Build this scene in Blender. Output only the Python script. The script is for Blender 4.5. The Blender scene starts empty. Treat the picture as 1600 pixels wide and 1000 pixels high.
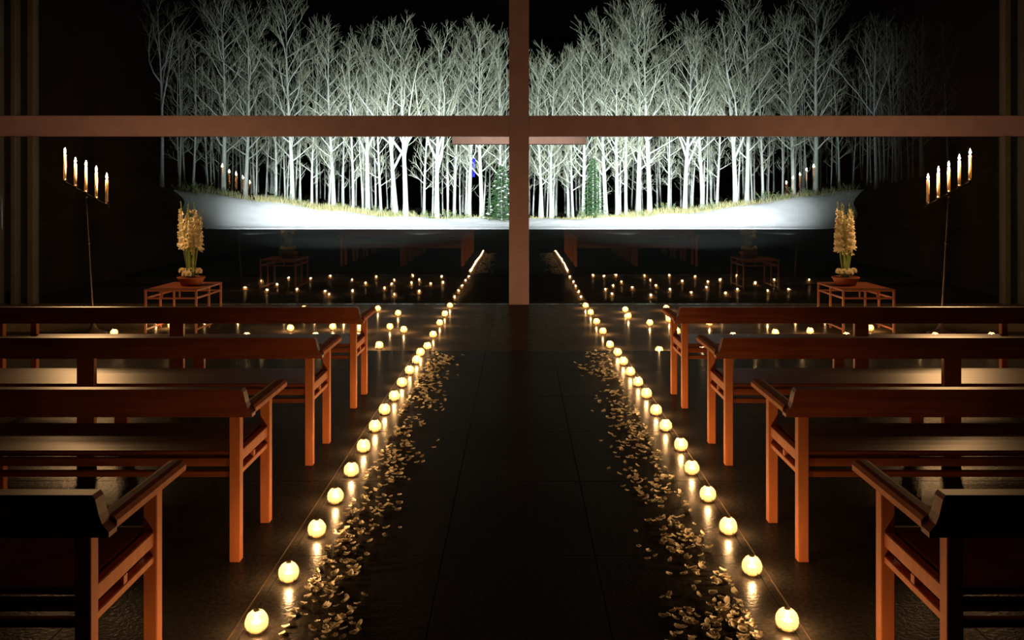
import bpy, math, random
from mathutils import Vector, Matrix
PI = math.pi
# ------------------------------------------------------------------ camera, world, lights, exposure
scene = bpy.context.scene
C = scene.collection
F, U0, V0, EYE = 1350.0, 811.0, 301.0, 1.55          # focal length (px of a 1600 wide frame), vanishing point, eye height
cd = bpy.data.cameras.new('camera')
cam = bpy.data.objects.new('camera', cd); C.objects.link(cam)
cam.location = (0, 0, EYE); cam.rotation_euler = (PI/2, 0, 0)
cd.sensor_width = 36; cd.lens = F/1600*36
cd.shift_x = -(U0-800)/1600; cd.shift_y = -(500-V0)/1600
cd.clip_start = .05; cd.clip_end = 300
scene.camera = cam
w = bpy.data.worlds.new('night'); scene.world = w; w.use_nodes = True
w.node_tree.nodes['Background'].inputs[0].default_value = (.5, .6, 1, 1)
w.node_tree.nodes['Background'].inputs[1].default_value = .0005
vs = scene.view_settings
vs.view_transform = 'Standard'; vs.look = 'None'; vs.gamma = 1; vs.use_curve_mapping = False; vs.exposure = 0
try:
    scene.cycles.transparent_max_bounces = 32
    scene.cycles.max_bounces = 8
except Exception: pass
CANDLE_W, TAPER_W, FLOOD_W = 2.7, 20.0, 11500
def spot(name, loc, target, power, ang, col, soft=.08):
    l = bpy.data.lights.new(name, 'SPOT'); l.energy = power; l.color = col
    l.spot_size = math.radians(ang); l.spot_blend = 1; l.shadow_soft_size = soft
    o = bpy.data.objects.new(name, l); C.objects.link(o); o.location = loc
    o.rotation_euler = (Vector(target)-Vector(loc)).to_track_quat('-Z', 'Y').to_euler()
COLD = (.90, 1, .95)
for x_, p_ in ((-12, .62), (-4.4, .95), (4.8, 1.05), (12, .55)):   # floodlights low at the far side of the pond, turned to the trees
    spot('tree_flood', (x_, 37.5, -.1), (x_*.9, 51, 5.4), FLOOD_W*p_, 84, COLD)
for s_ in (-1, 1):                                                  # unseen spotlights added up by the chapel eaves to brighten the snow bank
    spot('bank_fill_spot', (s_*5, 13.2, 6.6), (s_*7.5, 47.8, 0), 200000, 30, (.92, .97, 1), .15)
spot('cross_fill_spot', (0, 13.2, 6.4), (0, 20, 2.7), 2400, 34, (1, .9, .82))  # added lamp without a fitting, brightens the cross in the pond

# ------------------------------------------------------------------ helpers
def tag(o, label=None, cat=None, group=None, kind=None):
    if label: o['label'] = label
    if cat: o['category'] = cat
    if group: o['group'] = group
    if kind: o['kind'] = kind
    return o
def empty(name, loc=(0, 0, 0), rz=0):
    o = bpy.data.objects.new(name, None); C.objects.link(o)
    o.location = loc; o.rotation_euler = (0, 0, rz); o.empty_display_size = .1
    return o
def copy_tree(o, parent=None):
    c = o.copy(); C.objects.link(c); c.parent = parent
    for ch in list(o.children): copy_tree(ch, c)
    return c
class MB:
    def __init__(s): s.v = []; s.f = []; s.m = []
    def add(s, vs, fs, mi=0):
        b = len(s.v); s.v += [tuple(p) for p in vs]
        s.f += [tuple(b+i for i in f) for f in fs]; s.m += [mi]*len(fs)
    def box(s, x0, x1, y0, y1, z0, z1, ch=0.0):
        if ch <= 0:
            s.add([(x, y, z) for z in (z0, z1) for y in (y0, y1) for x in (x0, x1)],
                  [(0,2,3,1), (4,5,7,6), (0,1,5,4), (2,6,7,3), (0,4,6,2), (1,3,7,5)])
            return
        # chamfered box: 24 vertices
        X, Y, Z = (x0, x1), (y0, y1), (z0, z1); vs = []; idx = {}
        for i in (0, 1):
            for j in (0, 1):
                for k in (0, 1):
                    sx, sy, sz = (1, -1)[i], (1, -1)[j], (1, -1)[k]
                    for a in range(3):
                        p = [X[i]+sx*ch, Y[j]+sy*ch, Z[k]+sz*ch]
                        p[a] = (X[i], Y[j], Z[k])[a]
                        idx[(i, j, k, a)] = len(vs); vs.append(p)
        fs = []
        for a in range(3):
            b, c = (a+1) % 3, (a+2) % 3
            for e in (0, 1):
                def key(p, q, a=a, b=b, c=c, e=e):
                    t = [0, 0, 0]; t[a] = e; t[b] = p; t[c] = q; return (t[0], t[1], t[2], a)
                q = [idx[key(0,0)], idx[key(1,0)], idx[key(1,1)], idx[key(0,1)]]
                fs.append(q if e else q[::-1])
            for p in (0, 1):
                for q in (0, 1):           # edges along a
                    t0 = [0,0,0]; t1 = [0,0,0]; t0[a] = 0; t1[a] = 1
                    for t in (t0, t1): t[b] = p; t[c] = q
                    f = [idx[(*t0, b)], idx[(*t1, b)], idx[(*t1, c)], idx[(*t0, c)]]
                    fs.append(f if (p == q) else f[::-1])
        for i in (0, 1):
            for j in (0, 1):
                for k in (0, 1):
                    f = [idx[(i,j,k,0)], idx[(i,j,k,1)], idx[(i,j,k,2)]]
                    fs.append(f if (i+j+k) % 2 else f[::-1])
        s.add(vs, fs)
    def tube(s, pts, rad, n=6, cap=True, mi=0):
        pts = [Vector(p) for p in pts]; k = len(pts); vs = []; fs = []
        t0 = (pts[1]-pts[0]).normalized()
        a = t0.orthogonal().normalized()
        for i in range(k):
            t = (pts[min(i+1, k-1)]-pts[max(i-1, 0)]).normalized()
            a = (a-t*a.dot(t))
            a = a.normalized() if a.length > 1e-6 else t.orthogonal().normalized()
            b = t.cross(a); r = rad[i] if isinstance(rad, (list, tuple)) else rad
            for j in range(n):
                an = 2*PI*j/n
                vs.append(pts[i]+(a*math.cos(an)+b*math.sin(an))*r)
        for i in range(k-1):
            for j in range(n):
                fs.append((i*n+j, i*n+(j+1) % n, (i+1)*n+(j+1) % n, (i+1)*n+j))
        if cap: fs += [tuple(range(n))[::-1], tuple((k-1)*n+j for j in range(n))]
        s.add(vs, fs, mi)
    def lathe(s, prof, n=20, c=(0, 0), cap0=False, cap1=False, rib=0):
        vs = []; fs = []; k = len(prof)
        for r, z in prof:
            for j in range(n):
                an = 2*PI*j/n; rr = r*(1-(rib if j % 2 else 0))
                vs.append((c[0]+rr*math.cos(an), c[1]+rr*math.sin(an), z))
        for i in range(k-1):
            for j in range(n):
                fs.append((i*n+j, i*n+(j+1) % n, (i+1)*n+(j+1) % n, (i+1)*n+j))
        if cap0: fs.append(tuple(range(n))[::-1])
        if cap1: fs.append(tuple((k-1)*n+j for j in range(n)))
        s.add(vs, fs)
    def prism(s, poly, y0, y1):           # polygon in x,z extruded along y
        n = len(poly)
        vs = [(x, y0, z) for x, z in poly]+[(x, y1, z) for x, z in poly]
        s.add(vs, [tuple(range(n)), tuple(range(2*n-1, n-1, -1))]+[(i, i+n, (i+1) % n+n, (i+1) % n) for i in range(n)])
    def mesh(s, name, mats, smooth=False):
        me = bpy.data.meshes.new(name); me.from_pydata(s.v, [], s.f)
        for m in (mats if isinstance(mats, (list, tuple)) else [mats]): me.materials.append(m)
        if len(set(s.m)) > 1: me.polygons.foreach_set('material_index', s.m)
        if smooth: me.polygons.foreach_set('use_smooth', [True]*len(s.f))
        me.update(); return me
    def build(s, name, mats, parent=None, smooth=False, loc=None):
        return link(name, s.mesh(name, mats, smooth), parent, loc)
def link(name, me, parent=None, loc=None):
    o = bpy.data.objects.new(name, me); C.objects.link(o); o.parent = parent
    if loc: o.location = loc
    return o
def light_at(name, energy, color, radius, parent, loc):
    l = bpy.data.lights.new(name, 'POINT'); l.energy = energy; l.color = color; l.shadow_soft_size = radius
    o = bpy.data.objects.new(name, l); C.objects.link(o); o.parent = parent; o.location = loc
    return o
def ordinal(n):
    w = 'first second third fourth fifth sixth seventh eighth ninth tenth eleventh twelfth thirteenth fourteenth fifteenth sixteenth seventeenth eighteenth nineteenth twentieth'.split()
    t = {2: 'twenty', 3: 'thirty', 4: 'forty'}
    return w[n-1] if n <= 20 else t[n//10]+'-'+w[n % 10-1] if n % 10 else {30: 'thirtieth', 40: 'fortieth'}[n]

# ------------------------------------------------------------------ materials
def mat(name, col, rough=.5, spec=.5, metal=0, noise=None, col2=None, bump=0, stretch=(1, 1, 1), trans=None, detail=4, rough_var=0):
    m = bpy.data.materials.new(name); m.use_nodes = True
    nt = m.node_tree; n = nt.nodes; b = n['Principled BSDF']
    b.inputs['Base Color'].default_value = (*col, 1); b.inputs['Roughness'].default_value = rough
    b.inputs['Specular IOR Level'].default_value = spec; b.inputs['Metallic'].default_value = metal
    if noise:
        tc = n.new('ShaderNodeTexCoord'); mp = n.new('ShaderNodeMapping'); mp.inputs['Scale'].default_value = stretch
        nz = n.new('ShaderNodeTexNoise'); nz.inputs['Scale'].default_value = noise; nz.inputs['Detail'].default_value = detail
        nt.links.new(tc.outputs['Object'], mp.inputs[0]); nt.links.new(mp.outputs[0], nz.inputs['Vector'])
        if col2:
            r = n.new('ShaderNodeValToRGB'); r.color_ramp.elements[0].position = .35; r.color_ramp.elements[1].position = .65
            r.color_ramp.elements[0].color = (*col, 1); r.color_ramp.elements[1].color = (*col2, 1)
            nt.links.new(nz.outputs['Fac'], r.inputs[0]); nt.links.new(r.outputs[0], b.inputs['Base Color'])
        if rough_var:
            mr = n.new('ShaderNodeMapRange'); mr.inputs['To Min'].default_value = rough-rough_var; mr.inputs['To Max'].default_value = rough+rough_var
            nt.links.new(nz.outputs['Fac'], mr.inputs[0]); nt.links.new(mr.outputs[0], b.inputs['Roughness'])
        if bump:
            bp = n.new('ShaderNodeBump'); bp.inputs['Strength'].default_value = bump; bp.inputs['Distance'].default_value = .01
            nt.links.new(nz.outputs['Fac'], bp.inputs['Height']); nt.links.new(bp.outputs[0], b.inputs['Normal'])
    if trans:
        tr = n.new('ShaderNodeBsdfTranslucent'); tr.inputs[0].default_value = (*trans[1], 1)
        mx = n.new('ShaderNodeMixShader'); mx.inputs[0].default_value = trans[0]
        nt.links.new(b.outputs[0], mx.inputs[1]); nt.links.new(tr.outputs[0], mx.inputs[2])
        nt.links.new(mx.outputs[0], n['Material Output'].inputs[0])
    return m
def emit(name, col, s):
    m = bpy.data.materials.new(name); m.use_nodes = True; nt = m.node_tree; nt.nodes.clear()
    e = nt.nodes.new('ShaderNodeEmission'); e.inputs[0].default_value = (*col, 1); e.inputs[1].default_value = s
    o = nt.nodes.new('ShaderNodeOutputMaterial'); nt.links.new(e.outputs[0], o.inputs[0]); return m
def glass(name, rough=.0, haze=0.0, hazecol=(1, 1, 1), tint=(1, 1, 1), f0=.04):
    m = bpy.data.materials.new(name); m.use_nodes = True; nt = m.node_tree; n = nt.nodes; n.clear(); L = nt.links.new
    geo = n.new('ShaderNodeNewGeometry'); dot = n.new('ShaderNodeVectorMath'); dot.operation = 'DOT_PRODUCT'
    L(geo.outputs['Incoming'], dot.inputs[0]); L(geo.outputs['Normal'], dot.inputs[1])
    def mth(op, a, b=None):
        x = n.new('ShaderNodeMath'); x.operation = op
        for i, q in enumerate((a, b)):
            if q is None: continue
            if isinstance(q, (int, float)): x.inputs[i].default_value = q
            else: L(q, x.inputs[i])
        return x.outputs[0]
    c = mth('ABSOLUTE', dot.outputs['Value']); p = mth('POWER', mth('SUBTRACT', 1, c), 5)
    fr = mth('ADD', mth('MULTIPLY', p, 1-f0), f0)
    t = n.new('ShaderNodeBsdfTransparent'); t.inputs[0].default_value = (*tint, 1)
    g = n.new('ShaderNodeBsdfGlossy'); g.inputs['Roughness'].default_value = rough
    base = t.outputs[0]
    if haze:
        tl = n.new('ShaderNodeBsdfTranslucent'); tl.inputs[0].default_value = (*hazecol, 1)
        mh = n.new('ShaderNodeMixShader'); mh.inputs[0].default_value = haze
        L(base, mh.inputs[1]); L(tl.outputs[0], mh.inputs[2]); base = mh.outputs[0]
    mx = n.new('ShaderNodeMixShader'); L(fr, mx.inputs[0]); L(base, mx.inputs[1]); L(g.outputs[0], mx.inputs[2])
    o = n.new('ShaderNodeOutputMaterial'); L(mx.outputs[0], o.inputs[0]); return m
M = {}
def stone(name, c1, c2, rough, gloss, scale, bump):
    m = mat(name, c1, .9, 0, noise=scale, col2=c2, bump=bump); nt = m.node_tree; n = nt.nodes; L = nt.links.new
    g = n.new('ShaderNodeBsdfGlossy'); g.inputs['Roughness'].default_value = rough
    bp = [q for q in n if q.type == 'BUMP'][0]; L(bp.outputs[0], g.inputs['Normal'])
    mx = n.new('ShaderNodeMixShader'); mx.inputs[0].default_value = gloss
    L(n['Principled BSDF'].outputs[0], mx.inputs[1]); L(g.outputs[0], mx.inputs[2]); L(mx.outputs[0], n['Material Output'].inputs[0])
    return m
M['slab'] = stone('dark_granite', (.018, .016, .014), (.035, .03, .026), .26, .055, 60, .15)
M['polished'] = stone('polished_granite', (.055, .044, .03), (.075, .06, .042), .17, .035, 9, .02)
M['joint'] = mat('joint_grout', (.006, .006, .005), .9, .1)
M['concrete'] = mat('concrete', (.045, .037, .028), .8, .2, noise=3, col2=(.065, .054, .042), bump=.1)
M['steel'] = mat('painted_steel', (.20, .13, .155), .55, .3, noise=5, col2=(.23, .15, .175))
M['crosssteel'] = mat('cross_steel', (.5, .33, .27), .6, .3, noise=4, col2=(.56, .38, .31))
M['jamb'] = mat('dark_jamb', (.05, .045, .033), .6, .2, noise=4, col2=(.065, .06, .045))
M['glass'] = glass('window_glass', f0=.075)
M['brass'] = mat('brass_strip', (.16, .11, .07), .6, .4, 1)
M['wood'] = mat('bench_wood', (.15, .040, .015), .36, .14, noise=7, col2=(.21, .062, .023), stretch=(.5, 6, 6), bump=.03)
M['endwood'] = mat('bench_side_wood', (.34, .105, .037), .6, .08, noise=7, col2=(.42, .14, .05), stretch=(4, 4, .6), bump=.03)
M['tablewood'] = mat('table_wood', (.17, .045, .018), .45, .3, noise=6, col2=(.21, .06, .024), stretch=(5, .6, 5))
M['iron'] = mat('wrought_iron', (.10, .075, .06), .38, .5, .8, noise=14, col2=(.16, .12, .09), bump=.15)
M['wax'] = mat('candle_wax', (.85, .76, .60), .5, .4, trans=(.45, (.95, .72, .42)))
M['globe'] = glass('globe_glass', .03, .075, (1, .80, .48), (1, .97, .92))
M['flame'] = emit('flame', (1, .62, .24), 120)
_n = M['flame'].node_tree; _a = _n.nodes.new('ShaderNodeAddShader'); _t = _n.nodes.new('ShaderNodeBsdfTransparent')      # a flame lets light through
_e = [q for q in _n.nodes if q.type == 'EMISSION'][0]; _o = [q for q in _n.nodes if q.type == 'OUTPUT_MATERIAL'][0]
_n.links.new(_e.outputs[0], _a.inputs[0]); _n.links.new(_t.outputs[0], _a.inputs[1]); _n.links.new(_a.outputs[0], _o.inputs[0])
M['wick'] = mat('wick', (.02, .015, .01), .9, .1)
M['petal'] = mat('petal', (.86, .80, .66), .6, .3, trans=(.25, (.8, .7, .5)))
M['terracotta'] = mat('terracotta', (.19, .045, .018), .65, .3, noise=12, col2=(.24, .065, .027))
M['stem'] = mat('green_stem', (.12, .20, .045), .5, .4, noise=8, col2=(.20, .27, .07))
M['blossom'] = mat('cream_blossom', (.85, .78, .62), .6, .3, trans=(.3, (.85, .75, .5)))
M['bark'] = mat('pale_bark', (.42, .46, .42), .9, .1, noise=5, col2=(.58, .62, .57), stretch=(1, 1, .3))
M['birch'] = mat('birch_bark', (.62, .66, .68), .8, .1, noise=5, col2=(.45, .49, .50), stretch=(1, 1, 3))
M['twig'] = mat('twig', (.29, .32, .24), .9, .1, noise=.8, col2=(.40, .41, .31))
M['snow'] = mat('snow', (.82, .86, .90), .9, .1, noise=1.4, col2=(.88, .91, .94), bump=.9)
M['forest'] = mat('forest_floor', (.035, .035, .025), 1, 0, noise=2, col2=(.07, .07, .05))
M['water'] = mat('dark_pond', (.003, .004, .004), .95, .02, noise=2, col2=(.006, .007, .006))
M['leaf'] = mat('shrub_leaf', (.14, .22, .06), .7, .2, noise=3, col2=(.24, .30, .10), trans=(.2, (.3, .4, .1)))
M['grass'] = mat('dry_grass', (.30, .29, .13), .8, .1, noise=2, col2=(.42, .38, .20))
M['needle'] = mat('needles', (.05, .13, .05), .7, .2, noise=4, col2=(.10, .20, .08))
M['blue'] = mat('blue_cloth', (.006, .006, .30), .8, .1, noise=6, col2=(.02, .02, .5))

# ------------------------------------------------------------------ structure
EDGE, GL, PLAT, WX = 8.47, 12.4, -.05, 7.48           # end of the aisle floor, glass plane, level of the front floor, side walls
fl = MB(); fl.box(-WX, WX, -3, EDGE-.002, -.3, -.006)
floor = tag(fl.build('floor', M['joint']), 'dark stone slab floor of the aisle and seating', kind='structure')
sw, sl = .65, .956
sm = MB(); sm.box(-sw/2+.002, sw/2-.002, -sl/2+.002, sl/2-.002, -.006, 0); slab_me = sm.mesh('slab', M['slab'])
for j in range(12):
    y = EDGE-sl*(j+.5)
    for i in range(-11, 12): link('slab', slab_me, floor, (i*sw, y, 0))
fl = MB(); fl.box(-WX, WX, EDGE, GL+.12, -.3, PLAT-.006)
floor2 = tag(fl.build('floor_front', M['joint']), 'polished dark stone floor one low step down before the window', kind='structure')
pl_ = (GL+.12-EDGE)/4
sm = MB(); sm.box(-sw/2+.001, sw/2-.001, -pl_/2+.001, pl_/2-.001, PLAT-.006, PLAT); slab2 = sm.mesh('slab', M['polished'])
for j in range(4):
    for i in range(-11, 12): link('slab', slab2, floor2, (i*sw, EDGE+pl_*(j+.5), 0))
CEIL = 6.3
for side, s in (('left', -1), ('right', 1)):
    b = MB(); b.box(min(s*WX, s*(WX+.3)), max(s*WX, s*(WX+.3)), -3, GL+.15, -.3, CEIL)
    tag(b.build('wall_'+side, M['concrete']), 'bare concrete side wall', kind='structure')
    b = MB(); x0, x1 = sorted((s*WX, s*(WX-.05))); b.box(x0, x1, EDGE+.01, GL-.2, PLAT, PLAT+.17, .004)
    tag(b.build('baseboard_'+side, M['concrete']), kind='structure')
b = MB(); b.box(-WX-.3, WX+.3, -3.3, -3, -.3, CEIL); tag(b.build('wall_back', M['concrete']), kind='structure')
b = MB(); b.box(-WX-.3, WX+.3, -3.3, GL+.15, CEIL, CEIL+.3); tag(b.build('ceiling', M['concrete']), kind='structure')
# window: four panes held by a cross of steel
win = tag(empty('window_1', (0, GL, PLAT)), 'glass wall divided by a cross of painted steel', kind='structure')
ztop = CEIL-PLAT
mz0, mz1 = 2.355-PLAT, 2.65-PLAT
b = MB(); b.box(-.142, .142, -.07, .07, 0, ztop, .004); b.build('mullion', M['steel'], win)
for s in (-1, 1):
    b = MB(); x0, x1 = sorted((s*.143, s*(WX-.001))); b.box(x0, x1, -.07, .07, mz0, mz1, .004); b.build('transom', M['steel'], win)
    for a, c in ((.56, .48), (.30, .24), (.06, .001)):
        x0, x1 = sorted((s*(WX-a), s*(WX-c)))
        for z0, z1 in ((0, mz0-.001), (mz1+.001, ztop)):
            b = MB(); b.box(x0, x1, -.10, .05, z0, z1, .003); b.build('jamb', M['jamb'], win)
    for z0, z1 in ((0.001, mz0-.002), (mz1+.002, ztop)):
        b = MB(); x0, x1 = sorted((s*.144, s*(WX-.061))); b.box(x0, x1, -.008, .008, z0, z1); b.build('pane', M['glass'], win)
for i, s in enumerate((-1, 1)):
    b = MB(); b.box(s*1.01-.0025, s*1.01+.0025, 1.5, EDGE-.01, -.003, .0015)
    tag(b.build('trim_%d' % (i+1), M['brass']), 'thin metal strip let into the floor beside candle row', kind='structure')
# outside ground
PZ = -.30
b = MB(); b.box(-40, 40, GL+.16, 47, PZ-.4, PZ)
tag(b.build('pond', M['water']), 'dark pond between the chapel window and the snowy bank', kind='structure')
def rise(x):
    a = abs(x); return .0+max(0, a-5)**1.3*.052
rn = random.Random(3)
def ground_z(x, y):
    t = max(0, min(1, (y-45.5)/4.4)); t = t*t*(3-2*t)
    return PZ+(rise(x)-PZ)*t+.05*math.sin(x*1.7+y)*t+.04*math.sin(x*.63-y*1.3)*t
def terrain(name, y0, y1, nx, ny, m, label, x0=-36, x1=36):
    b = MB(); vs = []; fs = []
    for j in range(ny+1):
        for i in range(nx+1):
            x = x0+(x1-x0)*i/nx; y = y0+(y1-y0)*j/ny
            vs.append((x, y, ground_z(x, y)-.05+(rn.uniform(-.02, .02) if 0 < j else -.02)))
    for j in range(ny):
        for i in range(nx): fs.append((j*(nx+1)+i, j*(nx+1)+i+1, (j+1)*(nx+1)+i+1, (j+1)*(nx+1)+i))
    b.add(vs, fs); return tag(b.build(name, m, None, True), label, kind='structure')
def lit_snow_end(y): t = max(0, min(1, (y-43.6)/6.4)); return 15.2+4.6*t**.7  # outline cut to the lit oval, so the light's falloff is put into the shape
b = MB(); vs = []; fs = []; nx, ny = 170, 26
for j in range(ny+1):
    y = 43.6+7*j/ny; e = lit_snow_end(y)
    for i in range(nx+1):
        q = -1+2*i/nx; x = e*q*(1+.012*math.sin(y*2.3)); lift = min(1, (1-abs(q))*14)
        vs.append((x, y, ground_z(x, y)-.02+(.06*lift if j else 0)+(rn.uniform(-.02, .02) if 0 < j else 0)))
for j in range(ny):
    for i in range(nx): fs.append((j*(nx+1)+i, j*(nx+1)+i+1, (j+1)*(nx+1)+i+1, (j+1)*(nx+1)+i))
b.add(vs, fs); tag(b.build('snow_bank', M['snow'], None, True), 'floodlit snow bank between pond and trees', kind='structure')
terrain('ground_left', 43.6, 50.6, 50, 20, M['forest'], 'dark ground in place of unlit snow at the left end of the bank', -40, -14)  # dark colour at both ends stands for snow the light does not reach
terrain('ground_right', 43.6, 50.6, 50, 20, M['forest'], 'dark ground in place of unlit snow at the right end of the bank', 14, 40)
terrain('forest_floor', 50.4, 75, 60, 20, M['forest'], 'dark floor of the wood behind the snow bank')

# ------------------------------------------------------------------ benches
def make_bench():
    r = empty('bench'); L = 1.29; lw = .045
    def part(name, m, *boxes, ch=.003):
        b = MB()
        for q in boxes: b.box(*q, ch)
        return b.build(name, m, r)
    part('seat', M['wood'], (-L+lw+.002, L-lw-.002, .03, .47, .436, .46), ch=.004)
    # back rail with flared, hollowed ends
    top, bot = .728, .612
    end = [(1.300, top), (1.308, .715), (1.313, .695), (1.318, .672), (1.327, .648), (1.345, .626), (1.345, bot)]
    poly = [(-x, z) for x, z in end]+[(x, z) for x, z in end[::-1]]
    b = MB(); b.prism(poly, -.012, .036); b.build('backrest', M['wood'], r)
    for s in (-1, 1):
        x0, x1 = sorted((s*L, s*(L-lw)))
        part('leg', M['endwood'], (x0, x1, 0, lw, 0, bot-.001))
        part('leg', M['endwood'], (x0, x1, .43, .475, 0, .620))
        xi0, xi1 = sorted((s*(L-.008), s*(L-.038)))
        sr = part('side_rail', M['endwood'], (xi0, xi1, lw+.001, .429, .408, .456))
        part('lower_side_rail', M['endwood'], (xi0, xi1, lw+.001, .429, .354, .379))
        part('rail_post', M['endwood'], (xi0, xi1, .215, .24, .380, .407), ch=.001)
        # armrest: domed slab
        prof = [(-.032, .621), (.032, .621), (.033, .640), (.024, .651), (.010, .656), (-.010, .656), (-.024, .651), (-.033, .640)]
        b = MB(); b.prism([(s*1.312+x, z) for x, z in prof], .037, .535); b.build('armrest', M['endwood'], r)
    part('leg', M['wood'], (-.05, .05, 0, .035, 0, bot-.001))
    part('leg', M['wood'], (-.04, .04, .435, .47, 0, .398))
    part('apron', M['wood'], (-L+lw+.002, L-lw-.002, .438, .462, .399, .435))
    part('apron', M['wood'], (-L+lw+.002, -.051, .012, .03, .399, .435), (.051, L-lw-.002, .012, .03, .399, .435))
    part('stretcher', M['wood'], (-L+lw+.002, -.051, .012, .034, .354, .379), (.051, L-lw-.002, .012, .034, .354, .379))
    return r
bench0 = make_bench(); first = True
BY = (2.36, 3.62, 4.90, 6.20)
where = ('nearest the camera', 'second from the camera', 'third from the camera', 'at the front nearest the window')
for sx, side in ((-1, 'left'), (1, 'right')):
    for k, y in enumerate(BY):
        o = bench0 if first else copy_tree(bench0); first = False
        o.location = (sx*2.46, y, 0)
        tag(o, 'reddish brown wooden bench on the %s of the aisle, %s' % (side, where[k]), 'bench', 'wooden benches in rows')

# ------------------------------------------------------------------ globe candles
def make_globe():
    r = empty('globe_candle'); n = 18
    R = .041
    prof = []
    for i in range(11):
        a = math.radians(-62+(62+73)*i/10); prof.append((R*math.cos(a), .0365+R*1.04*math.sin(a)))
    b = MB(); b.lathe([(.012, .0005)]+prof, n, cap0=True, rib=.014); b.build('glass_globe', M['globe'], r, False)
    b = MB(); b.lathe([(.018, .0025), (.0185, .004), (.0185, .034), (.0165, .0365), (.004, .0355)], 14, cap0=True, cap1=True); cn = b.build('candle', M['wax'], r, True)
    b = MB(); b.tube([(0, 0, .0355), (.0008, 0, .041)], .0012, 4); b.build('wick', M['wick'], cn)
    b = MB(); b.lathe([(.001, .040), (.0052, .045), (.0062, .051), (.0042, .059), (.0008, .068)], 8, cap0=True, cap1=True); b.build('flame', M['flame'], r, True)
    light_at('candle_light', CANDLE_W, (1, .55, .23), .009, r, (0, 0, .053))
    return r
g0 = make_globe(); gfirst = True
def put_globe(x, y, z, label, group):
    global gfirst
    o = g0 if gfirst else copy_tree(g0); gfirst = False
    o.location = (x, y, z); o.rotation_euler = (0, 0, rn.uniform(0, 6)); tag(o, label, 'candle', group)
def floor_pt(u, v, z0):                    # where the line of sight meets the level of a globe's centre
    d = F*(EYE-z0-.04)/(v-V0); return (u-U0)*d/F, d
rows = {'left': [(401,970),(451,893),(495,825),(524,774),(549,733),(568,696),(586,665),(601,639),(616,618),(628,597),(640,578),(651,562),(657,550)],
        'right': [(1230,967),(1175,883),(1138,821),(1106,771),(1081,730),(1064,694),(1040,664),(1025,640),(1010,614),(997,596),(985,580),(974,564),(965,550)]}
for side, pts in rows.items():
    for k, (u, v) in enumerate(pts):
        x, y = floor_pt(u, v, 0)
        put_globe(x, min(y, EDGE-.06), 0, 'lit glass globe candle in the %s aisle row, %s back from the floor edge' % (side, ordinal(13-k)), 'globe candles along the aisle')
    for k, y in enumerate((2.6,)):                 # the row goes on towards the camera, just below the frame
        put_globe((-.92 if side == 'left' else .94), y, 0, 'lit glass globe candle in the %s aisle row, %s back from the floor edge' % (side, ordinal(14+k)), 'globe candles along the aisle')
rows2 = {'left': [(668,540),(677,522),(687,504),(695,490),(703,477)], 'right': [(953,538),(942,517),(932,502),(923,488),(915,477)]}
taken = []
for side, pts in rows2.items():
    for k, (u, v) in enumerate(pts):
        x, y = floor_pt(u, v, PLAT); taken.append((x, y))
        put_globe(x, max(y, EDGE+.05), PLAT, 'lit glass globe candle in the %s row past the floor edge, %s from the edge' % (side, ordinal(k+1)), 'globe candles leading to the window')
# candles spread over the front floor (the window shows each one a second time, mirrored)
mir = {'left': [(383,450),(408,440),(417,454),(433,445),(451,435),(464,453),(485,436),(516,432),(508,456),(514,461),(550,438),(551,455),(571,443),(588,433),(601,451),(612,444),(616,438),(616,461),(645,431),(643,443),(655,438),(655,456),(673,444),(690,433),(692,442)],
       'right': [(926,430),(944,432),(958,427),(971,441),(946,453),(958,447),(956,460),(988,450),(1007,431),(1016,438),(1025,447),(1017,462),(1046,431),(1047,453),(1066,440),(1080,458),(1086,433),(1106,441),(1104,450),(1125,438),(1134,459),(1151,432),(1152,453),(1180,443),(1200,455),(1210,438),(1232,453),(1264,438)]}
for side, pts in mir.items():
    sp = []
    for (u, v) in pts:
        x, d = floor_pt(u, v, PLAT); y = max(EDGE+.1, min(GL-.25, 2*GL-d))
        sp.append((x, y))
    sp.sort(key=lambda p: abs(p[0]))
    for k, (x, y) in enumerate(sp):
        put_globe(x, y, PLAT, 'small globe candle scattered on the front floor %s side, %s outward from the aisle' % (side, ordinal(k+1)), 'globe candles scattered before the window')

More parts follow.
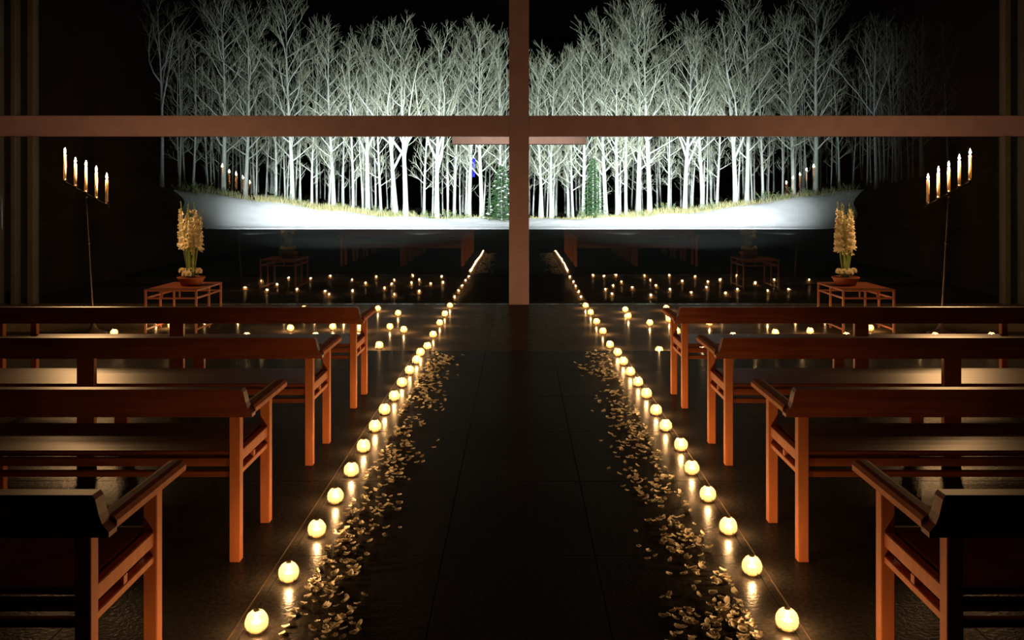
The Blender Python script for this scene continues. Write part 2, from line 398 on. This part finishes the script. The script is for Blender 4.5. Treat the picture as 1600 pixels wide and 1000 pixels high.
# ------------------------------------------------------------------ candle stands
def make_stand(s):
    # s = -1 stands left, its high end outward; the bar steps down towards the aisle
    r = empty('candle_stand')
    Zb = 1.545-PLAT
    lean = s*.085
    b = MB(); b.lathe([(.155, 0), (.15, .012), (.11, .022), (.06, .045), (.035, .075), (.02, .12), (.014, .15)], 20, cap0=True, cap1=True); b.build('base', M['iron'], r, True)
    def pole(t): return (lean*t, 0, .13+(Zb-.15)*t)
    b = MB(); b.tube([pole(i/8) for i in range(9)], [.013-.004*i/8 for i in range(9)], 8); b.build('pole', M['iron'], r, True)
    for t in (.62, .985):
        p = pole(t); b = MB(); b.lathe([(.010, p[2]-.014), (.018, p[2]-.006), (.019, p[2]+.005), (.010, p[2]+.014)], 10, (p[0], 0), True, True); b.build('knob', M['iron'], r, True)
    sl_ = .56
    def bar(q): return (lean+s*q, 0, Zb-.01+q*sl_)
    e0, e1 = bar(-.265), bar(.265)
    b = MB()
    for p0, p1 in ((e0, e1),):
        n = Vector((-(p1[2]-p0[2]), 0, p1[0]-p0[0])).normalized()*.011
        P = [Vector(p0)-n, Vector(p1)-n, Vector(p1)+n, Vector(p0)+n]
        b.add([p+Vector((0, -.012, 0)) for p in P]+[p+Vector((0, .012, 0)) for p in P], [(0,1,2,3), (7,6,5,4), (0,4,5,1), (1,5,6,2), (2,6,7,3), (3,7,4,0)])
    b.build('bar', M['iron'], r)
    for k in range(5):
        q = -.238+.119*k; x, _, z = bar(q); z += .008
        b = MB(); b.lathe([(.008, z-.004), (.012, z+.006), (.024, z+.012), (.024, z+.016), (.018, z+.018), (.019, z+.034), (.0172, z+.034), (.0172, z+.02)], 12, (x, 0), True, True); b.build('candle_cup', M['iron'], r, True)
        h = (.27, .285, .28, .25, .29)[k] if s < 0 else (.265, .28, .275, .285, .28)[k]
        z += .021
        cx = x+rn.uniform(-.004, .004)
        b = MB(); b.tube([(x, 0, z), (cx, 0, z+h*.5), (cx, 0, z+h-.004), (cx, 0, z+h)], [.0165, .016, .0155, .008], 10); cn = b.build('candle', M['wax'], r, True)
        b = MB(); b.tube([(cx, 0, z+h-.001), (cx+.001, 0, z+h+.009)], .0013, 4); b.build('wick', M['wick'], cn)
        zf = z+h+.006
        b = MB(); b.lathe([(.001, zf), (.0095, zf+.010), (.0125, zf+.023), (.008, zf+.043), (.001, zf+.066)], 8, (cx, 0), True, True); b.build('flame', M['flame'], r, True)
        light_at('taper_light', TAPER_W, (1, .55, .23), .012, r, (cx, 0, zf+.022))
    return r
for s, side in ((-1, 'left'), (1, 'right')):
    o = make_stand(s); o.location = ((-4.83 if s < 0 else 4.79), 9.8, PLAT)
    tag(o, 'leaning iron candle stand with five stepped tapers, %s of the window' % side, 'candle stand', 'five-armed candle stands')

# ------------------------------------------------------------------ small tables with flowers
def make_table():
    r = empty('side_table'); w_, d_, h = .30, .42, .50; t = .022
    b = MB(); b.box(-w_, w_, -d_, d_, h-.022, h, .003); b.build('table_top', M['tablewood'], r)
    for x in (-w_+t/2+.002, w_-t/2-.002):
        for y in (-d_+t/2+.002, 0, d_-t/2-.002):
            b = MB(); b.box(x-t/2, x+t/2, y-t/2, y+t/2, 0, h-.023, .002); b.build('leg' if y else 'middle_post', M['tablewood'], r)
        for z in (.035, .39):
            b = MB()
            for y0, y1 in ((-d_+t+.003, -t/2-.001), (t/2+.001, d_-t-.003)): b.box(x-.008, x+.008, y0, y1, z, z+.02)
            b.build('side_rail', M['tablewood'], r)
    for y in (-d_+t/2+.002, d_-t/2-.002):
        b = MB(); b.box(-w_+t+.003, w_-t-.003, y-.008, y+.008, .39, .41); b.build('cross_rail', M['tablewood'], r)
        for x in (-.1, .1):
            b = MB(); b.box(x-.008, x+.008, y-.008, y+.008, .411, h-.023); b.build('short_post', M['tablewood'], r)
    return r
def floret(b, p, out, size, rng):
    out = out.normalized(); a = out.orthogonal().normalized(); c = out.cross(a)
    base = rng.uniform(0, 6)
    for k in range(5):
        an = base+2*PI*k/5; d = a*math.cos(an)+c*math.sin(an); e = a*-math.sin(an)+c*math.cos(an)
        p0 = p; m = p+out*size*.55+d*size*.42; tip = p+out*size*.72+d*size*.85
        b.add([p0, m+e*size*.34, tip+e*size*.12, tip-e*size*.12, m-e*size*.34], [(0, 1, 2), (0, 2, 3), (0, 3, 4)])
def make_flowers(seed, side):
    rg = random.Random(seed); r = empty('flower_arrangement')
    b = MB(); b.lathe([(.105, 0), (.112, .004), (.145, .075), (.16, .092), (.16, .104), (.150, .104), (.138, .085), (.10, .03)], 24, cap0=True, cap1=True); b.build('bowl', M['terracotta'], r, True)
    b = MB(); b.lathe([(.139, .086), (.08, .098), (.01, .10)], 16, cap1=True); b.build('soil', M['forest'], r)
    for k in range(9):                                  # round white blooms at the foot
        an = 2*PI*k/9+rg.uniform(-.2, .2); rad = .085+rg.uniform(-.012, .02)
        p = Vector((rad*math.cos(an), rad*math.sin(an), .15+rg.uniform(-.012, .025)))
        if k == 8: p = Vector((.01, -.03, .185))
        b = MB(); 
        for q in range(46):
            z = 1-2*(q+.5)/46; ph = q*2.39996; rr = math.sqrt(1-z*z)
            n = Vector((rr*math.cos(ph), rr*math.sin(ph), z))
            if z < -.5: continue
            t = n.orthogonal().normalized(); c = n.cross(t); s_ = .016
            b.add([p+n*.022, p+n*.036+t*s_*.6, p+n*.043, p+n*.036-t*s_*.6], [(0, 1, 2, 3)])
            b.add([p+n*.020, p+n*.036+c*s_*.6, p+n*.042, p+n*.036-c*s_*.6], [(0, 1, 2, 3)])
        bl = b.build('round_bloom', M['blossom'], r)
        b = MB(); b.tube([(p.x*.7, p.y*.7, .09), p], .004, 5); b.build('stem', M['stem'], bl)
    n = 9
    for k in range(n):                                  # tall gladiolus spikes
        an = 2*PI*k/n+rg.uniform(-.3, .3); h = rg.uniform(.78, .99) if k else .97
        top = Vector((math.cos(an)*(.095 if k % 2 else .035)+rg.uniform(-.02, .02), math.sin(an)*(.09 if k % 2 else .03), h))
        bot = Vector((math.cos(an)*.035, math.sin(an)*.035, .09))
        pts = [bot.lerp(top, i/6)+Vector((math.cos(an), math.sin(an), 0))*.012*math.sin(i/6*PI) for i in range(7)]
        b = MB(); b.tube(pts, [.006-.0006*i for i in range(7)], 5); st = b.build('flower_spike', M['stem'], r, True)
        b = MB(); z0 = .44+rg.uniform(-.08, .08); cnt = 11
        for q in range(cnt):
            t = (z0+(h-.10-z0)*q/(cnt-1)-.09)/(h-.09)
            p = bot.lerp(top, t)+Vector((math.cos(an), math.sin(an), 0))*.012*math.sin(t*PI)
            dr = an+(.9 if q % 2 else -.9)+rg.uniform(-.3, .3)
            floret(b, p, Vector((math.cos(dr), math.sin(dr), .45)), .074*(1-.55*q/cnt), rg)
        b.build('blossom', M['blossom'], st)
        b = MB()
        for q in range(5):
            t = (h-.10+.022*q-.09)/(h-.09); p = bot.lerp(top, t); dr = an+(.9 if q % 2 else -.9)
            o2 = Vector((math.cos(dr)*.35, math.sin(dr)*.35, 1)).normalized()
            b.tube([p, p+o2*.016, p+o2*.034], [.003, .0055, .001], 5)
        b.build('bud', M['stem'], st)
    for k in range(9):                                  # sword leaves
        an = 2*PI*k/9+rg.uniform(-.3, .3); h = rg.uniform(.5, .8) if k % 3 else rg.uniform(.8, .95); ou = rg.uniform(.06, .12)
        if k == 4 and side < 0: h, ou = .72, .16
        b = MB(); vs = []; tg = Vector((-math.sin(an), math.cos(an), 0)); od = Vector((math.cos(an), math.sin(an), 0))
        for i in range(6):
            t = i/5; c = od*(.03+ou*t)+Vector((0, 0, .09+(h-.09)*t)); wd = .012*math.sin(PI*(.15+.85*t))+.0008
            vs += [c-tg*wd, c+od*.003, c+tg*wd, c-od*.002]
        fs = [(4*i+j, 4*i+(j+1) % 4, 4*i+4+(j+1) % 4, 4*i+4+j) for i in range(5) for j in range(4)]
        b.add(vs, fs); b.build('leaf', M['stem'], r, True)
    return r
for s, side in ((-1, 'left'), (1, 'right')):
    o = make_table(); x = -3.955 if s < 0 else 3.97; y = 10.22
    o.location = (x, y, PLAT); tag(o, 'low red-brown slatted table carrying the flower bowl on the %s' % side, 'table', 'low flower tables')
    f = make_flowers(11 if s < 0 else 23, s); f.location = (x+(.07 if s < 0 else -.1), y+.02, PLAT+.50)
    tag(f, 'tall cream gladioli in a terracotta bowl on the %s table' % side, 'flowers', 'flower bowls on low tables')

# ------------------------------------------------------------------ petals along the candle rows
def petal_mesh(seed, size):
    rg = random.Random(seed); b = MB(); vs = []; fs = []
    L_, W_ = size, size*rg.uniform(.55, .8); cup = rg.uniform(.25, .5)
    for i in range(4):
        t = i/3
        for j in range(3):
            u = (j-1); wd = W_*.5*math.sin(PI*(.18+.70*t))
            vs.append((L_*(t-.5), u*wd, .0012+cup*size*(u*u*.35+(t-.45)**2*1.1)))
    for i in range(3):
        for j in range(2): fs.append((i*3+j, (i+1)*3+j, (i+1)*3+j+1, i*3+j+1))
    m = len(vs); vs += [(x, y, z-.0011) for x, y, z in vs]; fs += [tuple(m+q for q in f[::-1]) for f in fs]
    b.add(vs, fs); return b
pm = [petal_mesh(k, .026+.004*(k % 3)) for k in range(6)]
pmesh = [p.mesh('petal', M['petal'], True) for p in pm]
rp = random.Random(77)
stuff = MB()
for s, side in ((-1, 'left'), (1, 'right')):
    spots = []
    for _ in range(125):                                 # loose clusters
        y = 2.9+5.45*rp.random()**1.15; x = rp.gauss(.735, .07)
        for _ in range(rp.choice((2, 4, 5, 7))): spots.append((x+rp.gauss(0, .035), y+rp.gauss(0, .06)))
    for _ in range(60): spots.append((rp.uniform(.5, .86), rp.uniform(2.9, 8.3)))
    spots = [(max(.45, min(.83, x)), max(2.85, min(8.4, y))) for x, y in spots]; spots.sort(key=lambda p: p[1])
    for k, (x, y) in enumerate(spots):
        z = rp.choice((0.0005, .0005, .006, .013)); rot = (rp.uniform(-.35, .35), rp.uniform(-.35, .35), rp.uniform(0, 6.28))
        zz = z+.006*(abs(rot[0])+abs(rot[1])); q = rp.randrange(6)
        if k < 150:
            o = link('petal', pmesh[q], None, (s*x, y, zz)); o.rotation_euler = rot
            tag(o, 'cream flower petal strewn on the floor beside the near %s candle row' % side, 'petal', 'strewn petals, %s side' % side)
        else:
            from mathutils import Euler
            mt = Matrix.Translation((s*x, y, zz)) @ Euler(rot).to_matrix().to_4x4()
            stuff.add([mt @ Vector(p) for p in pm[q].v], pm[q].f)
tag(stuff.build('petal_scatter', M['petal'], None, True), 'many small cream petals strewn along the farther candle rows', 'petals', kind='stuff')

# ------------------------------------------------------------------ the cross standing in the pond
cr = tag(empty('pond_cross', (0, 20, PZ)), 'steel cross standing in the pond behind the window mullion', 'cross')
b = MB(); b.box(-.13, .13, -.13, .13, 0, 4.6, .004); b.build('upright', M['crosssteel'], cr)
for s in (-1, 1):
    b = MB(); x0, x1 = sorted((s*.131, s*1.54)); zc = EYE+(V0-217)*20/F-PZ; b.box(x0, x1, -.13, .13, zc-.13, zc+.13, .004); b.build('arm', M['crosssteel'], cr)

# ------------------------------------------------------------------ trees
def grow(seed, H, start, spread, n1, n2, n3, r0, fork=0, up=.55, tw=.011):
    rg = random.Random(seed); T = MB(); B = MB()
    lx, ly = rg.uniform(-.03, .03), rg.uniform(-.03, .03); ph = rg.uniform(0, 6)
    def trunk(t): return Vector((lx*H*t+.08*math.sin(t*5+ph), ly*H*t+.08*math.cos(t*4+ph), H*t))
    K = 12
    T.tube([trunk(i/K)-Vector((0, 0, .15 if i == 0 else 0)) for i in range(K+1)], [r0*(1.25 if i == 0 else 1)*(1-.93*(i/K)**.9)+.006 for i in range(K+1)], 8)
    def limb(p, d, L, r, n, sides, bend, mi=1):
        pts = [p]; v = d.normalized(); q = p
        for i in range(n):
            v = (v+Vector((rg.gauss(0, .13), rg.gauss(0, .13), bend+rg.gauss(0, .06)))).normalized()
            q = q+v*(L/n); pts.append(q)
        B.tube(pts, [max(tw*.7, r*(1-.75*i/n)) for i in range(n+1)], sides, False, mi)
        return pts
    def at(pts, t):
        x = t*(len(pts)-1); i = min(int(x), len(pts)-2); return pts[i].lerp(pts[i+1], x-i), (pts[i+1]-pts[i]).normalized()
    for k in range(n1):
        t = start+(1-start)*((k+rg.random())/n1)*.97
        an = k*2.39996+rg.uniform(-.5, .5); rel = (t-start)/(1-start)
        L = spread*(math.sin(PI*(.18+.70*rel))**.8)*rg.uniform(.7, 1.15)
        el = up+.35*rel+rg.uniform(-.15, .2)
        if fork and k < fork: L = H*(1-t)*.8; el = 1.05
        d = Vector((math.cos(an)*math.cos(el), math.sin(an)*math.cos(el), math.sin(el)))
        rr = max(.02, r0*.36*(1-.55*rel))*(1.5 if fork and k < fork else 1)
        p1 = limb(trunk(t), d, L, rr, 5, 5, .07, 0)
        for a in range(n2):
            u = .22+.76*(a+rg.random())/n2; p, dd = at(p1, u)
            side = dd.cross(Vector((rg.gauss(0, 1), rg.gauss(0, 1), rg.gauss(0, 1)))).normalized()
            p2 = limb(p, dd*.8+side*.65+Vector((0, 0, .22)), L*.46*(1.15-u*.6)*rg.uniform(.7, 1.2), max(tw, rr*.42), 3, 3, .08)
            for c in range(n3):
                u2 = .25+.75*(c+rg.random())/n3; p, d2 = at(p2, u2)
                side = d2.cross(Vector((rg.gauss(0, 1), rg.gauss(0, 1), rg.gauss(0, 1)))).normalized()
                limb(p, d2*.8+side*.6+Vector((0, 0, .25)), L*.22*rg.uniform(.6, 1.3), tw, 2, 3, .06)
    return T, B
protos = {}
def proto(key, *a, bark='bark', **k):
    T, B = grow(*a, **k); protos[key] = (T.mesh('trunk', M[bark], True), B.mesh('branches', [M[bark], M['twig']], True))
for i in range(4): proto('full%d' % i, 100+i, 11, .20, 2.9, 30, 8, 3, .14)
for i in range(3): proto('fork%d' % i, 200+i, 10.5, .26, 2.7, 22, 8, 3, .16, fork=4)
for i in range(3): proto('slim%d' % i, 300+i, 10.5, .16, 1.8, 24, 6, 3, .09)
for i in range(2): proto('birch%d' % i, 400+i, 11.5, .40, 2.6, 9, 6, 4, .13, fork=4, bark='birch')
for i in range(4): proto('pole%d' % i, 500+i, 10, .12, 1.3, 15, 3, 2, .055, tw=.009)
def put_tree(kind, x, y, h, label, group, base=11.0, lean=0):
    r = empty('bare_tree', (x, y, ground_z(x, y)-.02), rn.uniform(0, 6.28))
    sc = h/{'full': 11, 'fork': 10.5, 'slim': 10.5, 'birch': 11.5, 'pole': 10}[kind[:-1]]
    r.scale = (sc, sc, sc)
    if lean:
        r.rotation_euler = (0, lean, 0)
    T, B = protos[kind]; link('trunk', T, r); link('branches', B, r)
    tag(r, label, 'tree', group); return r
# front trees: picture column of the trunk, top row, distance, kind, lean
FT = [(253,10,50.5,'birch0',0), (303,60,52,'slim0',0), (351,5,51,'full0',0), (385,30,51.5,'full1',0), (430,70,52,'slim1',0), (455,12,51,'full2',0),
      (488,70,52.5,'slim2',0), (520,58,51.5,'full3',0), (550,62,50.8,'slim0',0), (575,60,52,'fork0',0), (594,75,51.2,'slim1',0), (618,70,50.9,'fork2',-.06),
      (632,50,50.6,'fork1',0), (664,85,51.8,'slim2',0), (684,70,50.8,'fork2',0), (712,75,51.5,'slim0',0), (735,60,51.8,'full1',0), (752,58,51,'full3',0), (780,75,52,'full0',0),
      (845,105,51.5,'full2',0), (862,95,51,'full1',0), (895,95,51.8,'slim1',0), (912,85,51.2,'full0',0), (945,50,51.5,'full3',0), (964,60,50.8,'full2',0),
      (980,40,50.7,'slim0',0), (1000,15,50.9,'full0',0), (1013,18,51.2,'full1',0), (1046,90,52,'slim2',0), (1072,70,51,'fork0',.05), (1096,52,51.6,'full3',0), (1122,60,52,'slim1',0),
      (1150,45,50.8,'fork1',-.04), (1168,12,51.5,'full2',0), (1190,50,52,'slim0',0), (1238,35,51.2,'full1',0), (1272,0,51.3,'full0',0), (1310,70,52.5,'slim2',0),
      (1368,42,50.5,'birch1',0), (1400,60,53,'full3',0), (1440,55,53.5,'full2',0), (1480,38,54,'slim1',0)]
desc = {'full': 'bushy bare tree', 'fork': 'bare tree with forking limbs', 'slim': 'slender bare tree', 'birch': 'pale birch standing alone'}
for k, (u, v, d, kind, ln) in enumerate(FT):
    x = (u-U0)*d/F; h = (V0-v)*d/F+EYE-ground_z(x, d)
    put_tree(kind, x, d, h, '%s in the floodlit front row, %s from the left' % (desc[kind[:-1]], ordinal(k+1) if k < 40 else 'forty-'+ordinal(k-39)), 'bare trees in the front row', lean=ln)
rt = random.Random(9)
for k in range(210):                                     # the wood behind
    x = rt.uniform(-22, 25); y = 52.8+16*rt.random()**1.5
    put_tree('pole%d' % rt.randrange(4) if rt.random() < .75 else 'slim%d' % rt.randrange(3), x, y, rt.uniform(7.5, 10.5),
             'thin bare tree in the dim wood behind the front row, %s of the window mullion' % ('left' if x < 0 else 'right'), 'thin trees behind the front row')
# conifers
def conifer(x, y, H, R, label, snowy):
    rg = random.Random(int(x*10)); r = empty('conifer', (x, y, ground_z(x, y)-.02))
    b = MB(); b.tube([(0, 0, -.1), (0, 0, H*.97)], [.06, .01], 6); b.build('trunk', M['bark'], r)
    nb = MB(); sn = MB(); n = 110
    for k in range(n):
        t = .06+.92*k/n; an = k*2.4; L = R*(1-t)**.85*rg.uniform(.8, 1.1)+.05
        d = Vector((math.cos(an), math.sin(an), -.12)); s = Vector((-math.sin(an), math.cos(an), 0)); p = Vector((0, 0, H*t))
        for q in range(7):
            f = (q+1)/7; c = p+d*L*f+Vector((0, 0, -.1*L*f*f))
            for sg in (-1, 1):
                tip = c+d*.09+s*sg*L*.34*(1.1-f)+s*sg*.04+Vector((0, 0, rg.uniform(-.06, .03)))
                nb.add([c-d*.07, c+d*.05, tip, tip-d*.05+Vector((0, 0, .02))], [(0, 1, 2, 3)])
        if snowy and rg.random() < .4:
            c = p+d*L*rg.uniform(.5, .9)+Vector((0, 0, .02))
            sn.add([c+d*.12, c+s*.10, c-d*.10, c-s*.10, c+Vector((0, 0, .07))], [(0,1,4), (1,2,4), (2,3,4), (3,0,4), (3,2,1,0)])
    nb.build('needles', M['needle'], r)
    if snowy: sn.build('snow', M['snow'], r)
    tag(r, label, 'conifer')
conifer(-1.0, 49.6, 3.3, 1.35, 'snow-dusted conifer beside the window mullion', True)
conifer(4.3, 50.2, 3.6, .75, 'narrow dark green conifer among pale trunks right of the mullion', False)
# blue cloth
b = MB(); vs = []
for i in range(9):
    for j in range(4): vs.append((-.08+.053*j+.02*math.sin(i*1.3), .03*math.sin(j*2+i*.8), 1.1-.135*i))
fs = [(i*4+j, i*4+j+1, i*4+j+5, i*4+j+4) for i in range(8) for j in range(3)]
m_ = len(vs); vs += [(x, y+.01, z) for x, y, z in vs]; fs += [tuple(m_+q for q in f[::-1]) for f in fs]
b.add(vs, fs); o = b.build('blue_cloth', M['blue'], None, True); o.location = (-2.68, 50.9, 2.45)
tag(o, 'narrow bright blue cloth hanging between the trunks left of the mullion', 'cloth')
# shrubs along the top of the bank
def shrub(seed, rx, h):
    rg = random.Random(seed); L_ = MB(); S_ = MB()
    for k in range(16):
        an = rg.uniform(0, 6.28); rr = rx*math.sqrt(rg.random()); top = Vector((math.cos(an)*rr, math.sin(an)*rr*.6, h*rg.uniform(.5, 1)))
        bt = Vector((top.x*.4, top.y*.4, -.03)); S_.tube([bt, bt.lerp(top, .5)+Vector((0, 0, .04)), top], [.009, .007, .004], 3, False)
        for q in range(11):
            p = bt.lerp(top, rg.uniform(.3, 1.05)); n = Vector((rg.gauss(0, 1), rg.gauss(0, 1), rg.gauss(0, .6))).normalized(); t = n.orthogonal().normalized(); s = rg.uniform(.05, .10)
            L_.add([p, p+n*s*.5+t*s*.3, p+n*s, p+n*s*.5-t*s*.3], [(0, 1, 2, 3)])
    return L_.mesh('leaves', M['leaf']), S_.mesh('stems', M['twig'])
sp_ = [shrub(k, .7, .55+.1*k) for k in range(4)]
rs = random.Random(5)
us = sorted([286,300,315,330,345,362,440,470,500,530,560,590,615,655,672,700,722,900,918,940,962,990,1010,1040,1065,1090,1120,1200,1225,1245,1265,1290,1310,1330])
for k, u in enumerate(us):
    y = rs.uniform(49.6, 50.5); x = (u-U0)*y/F; r = empty('shrub', (x, y, ground_z(x, y)), rs.uniform(-.5, .5)); s = rs.uniform(.7, 1.15); r.scale = (s, s, s*.85)
    lv, st = sp_[k % 4]; link('leaves', lv, r); link('stems', st, r)
    tag(r, 'low leafy green shrub at the top of the snow bank, %s from the left' % ordinal(k+1), 'shrub', 'shrubs along the snow bank')
b = MB()
for k in range(5200):
    u = rs.choice((rs.uniform(400, 620), rs.uniform(890, 1165), rs.uniform(300, 790), rs.uniform(830, 1330))); y = rs.uniform(49.4, 51.2); x = (u-U0)*y/F
    z = ground_z(x, y); h = rs.uniform(.12, .45)*(.55 if abs(x) < 6 else 1); dx, dy = rs.gauss(0, .1), rs.gauss(0, .06); w_ = .012
    b.add([(x-w_, y, z-.02), (x+w_, y, z-.02), (x+dx*.4+w_*.7, y+dy*.4, z+h*.6), (x+dx, y+dy, z+h), (x+dx*.4-w_*.7, y+dy*.4, z+h*.6)], [(0, 1, 2, 3, 4)])
tag(b.build('grass', M['grass']), 'dry yellow grass fringing the top of the snow bank', 'grass', kind='stuff')
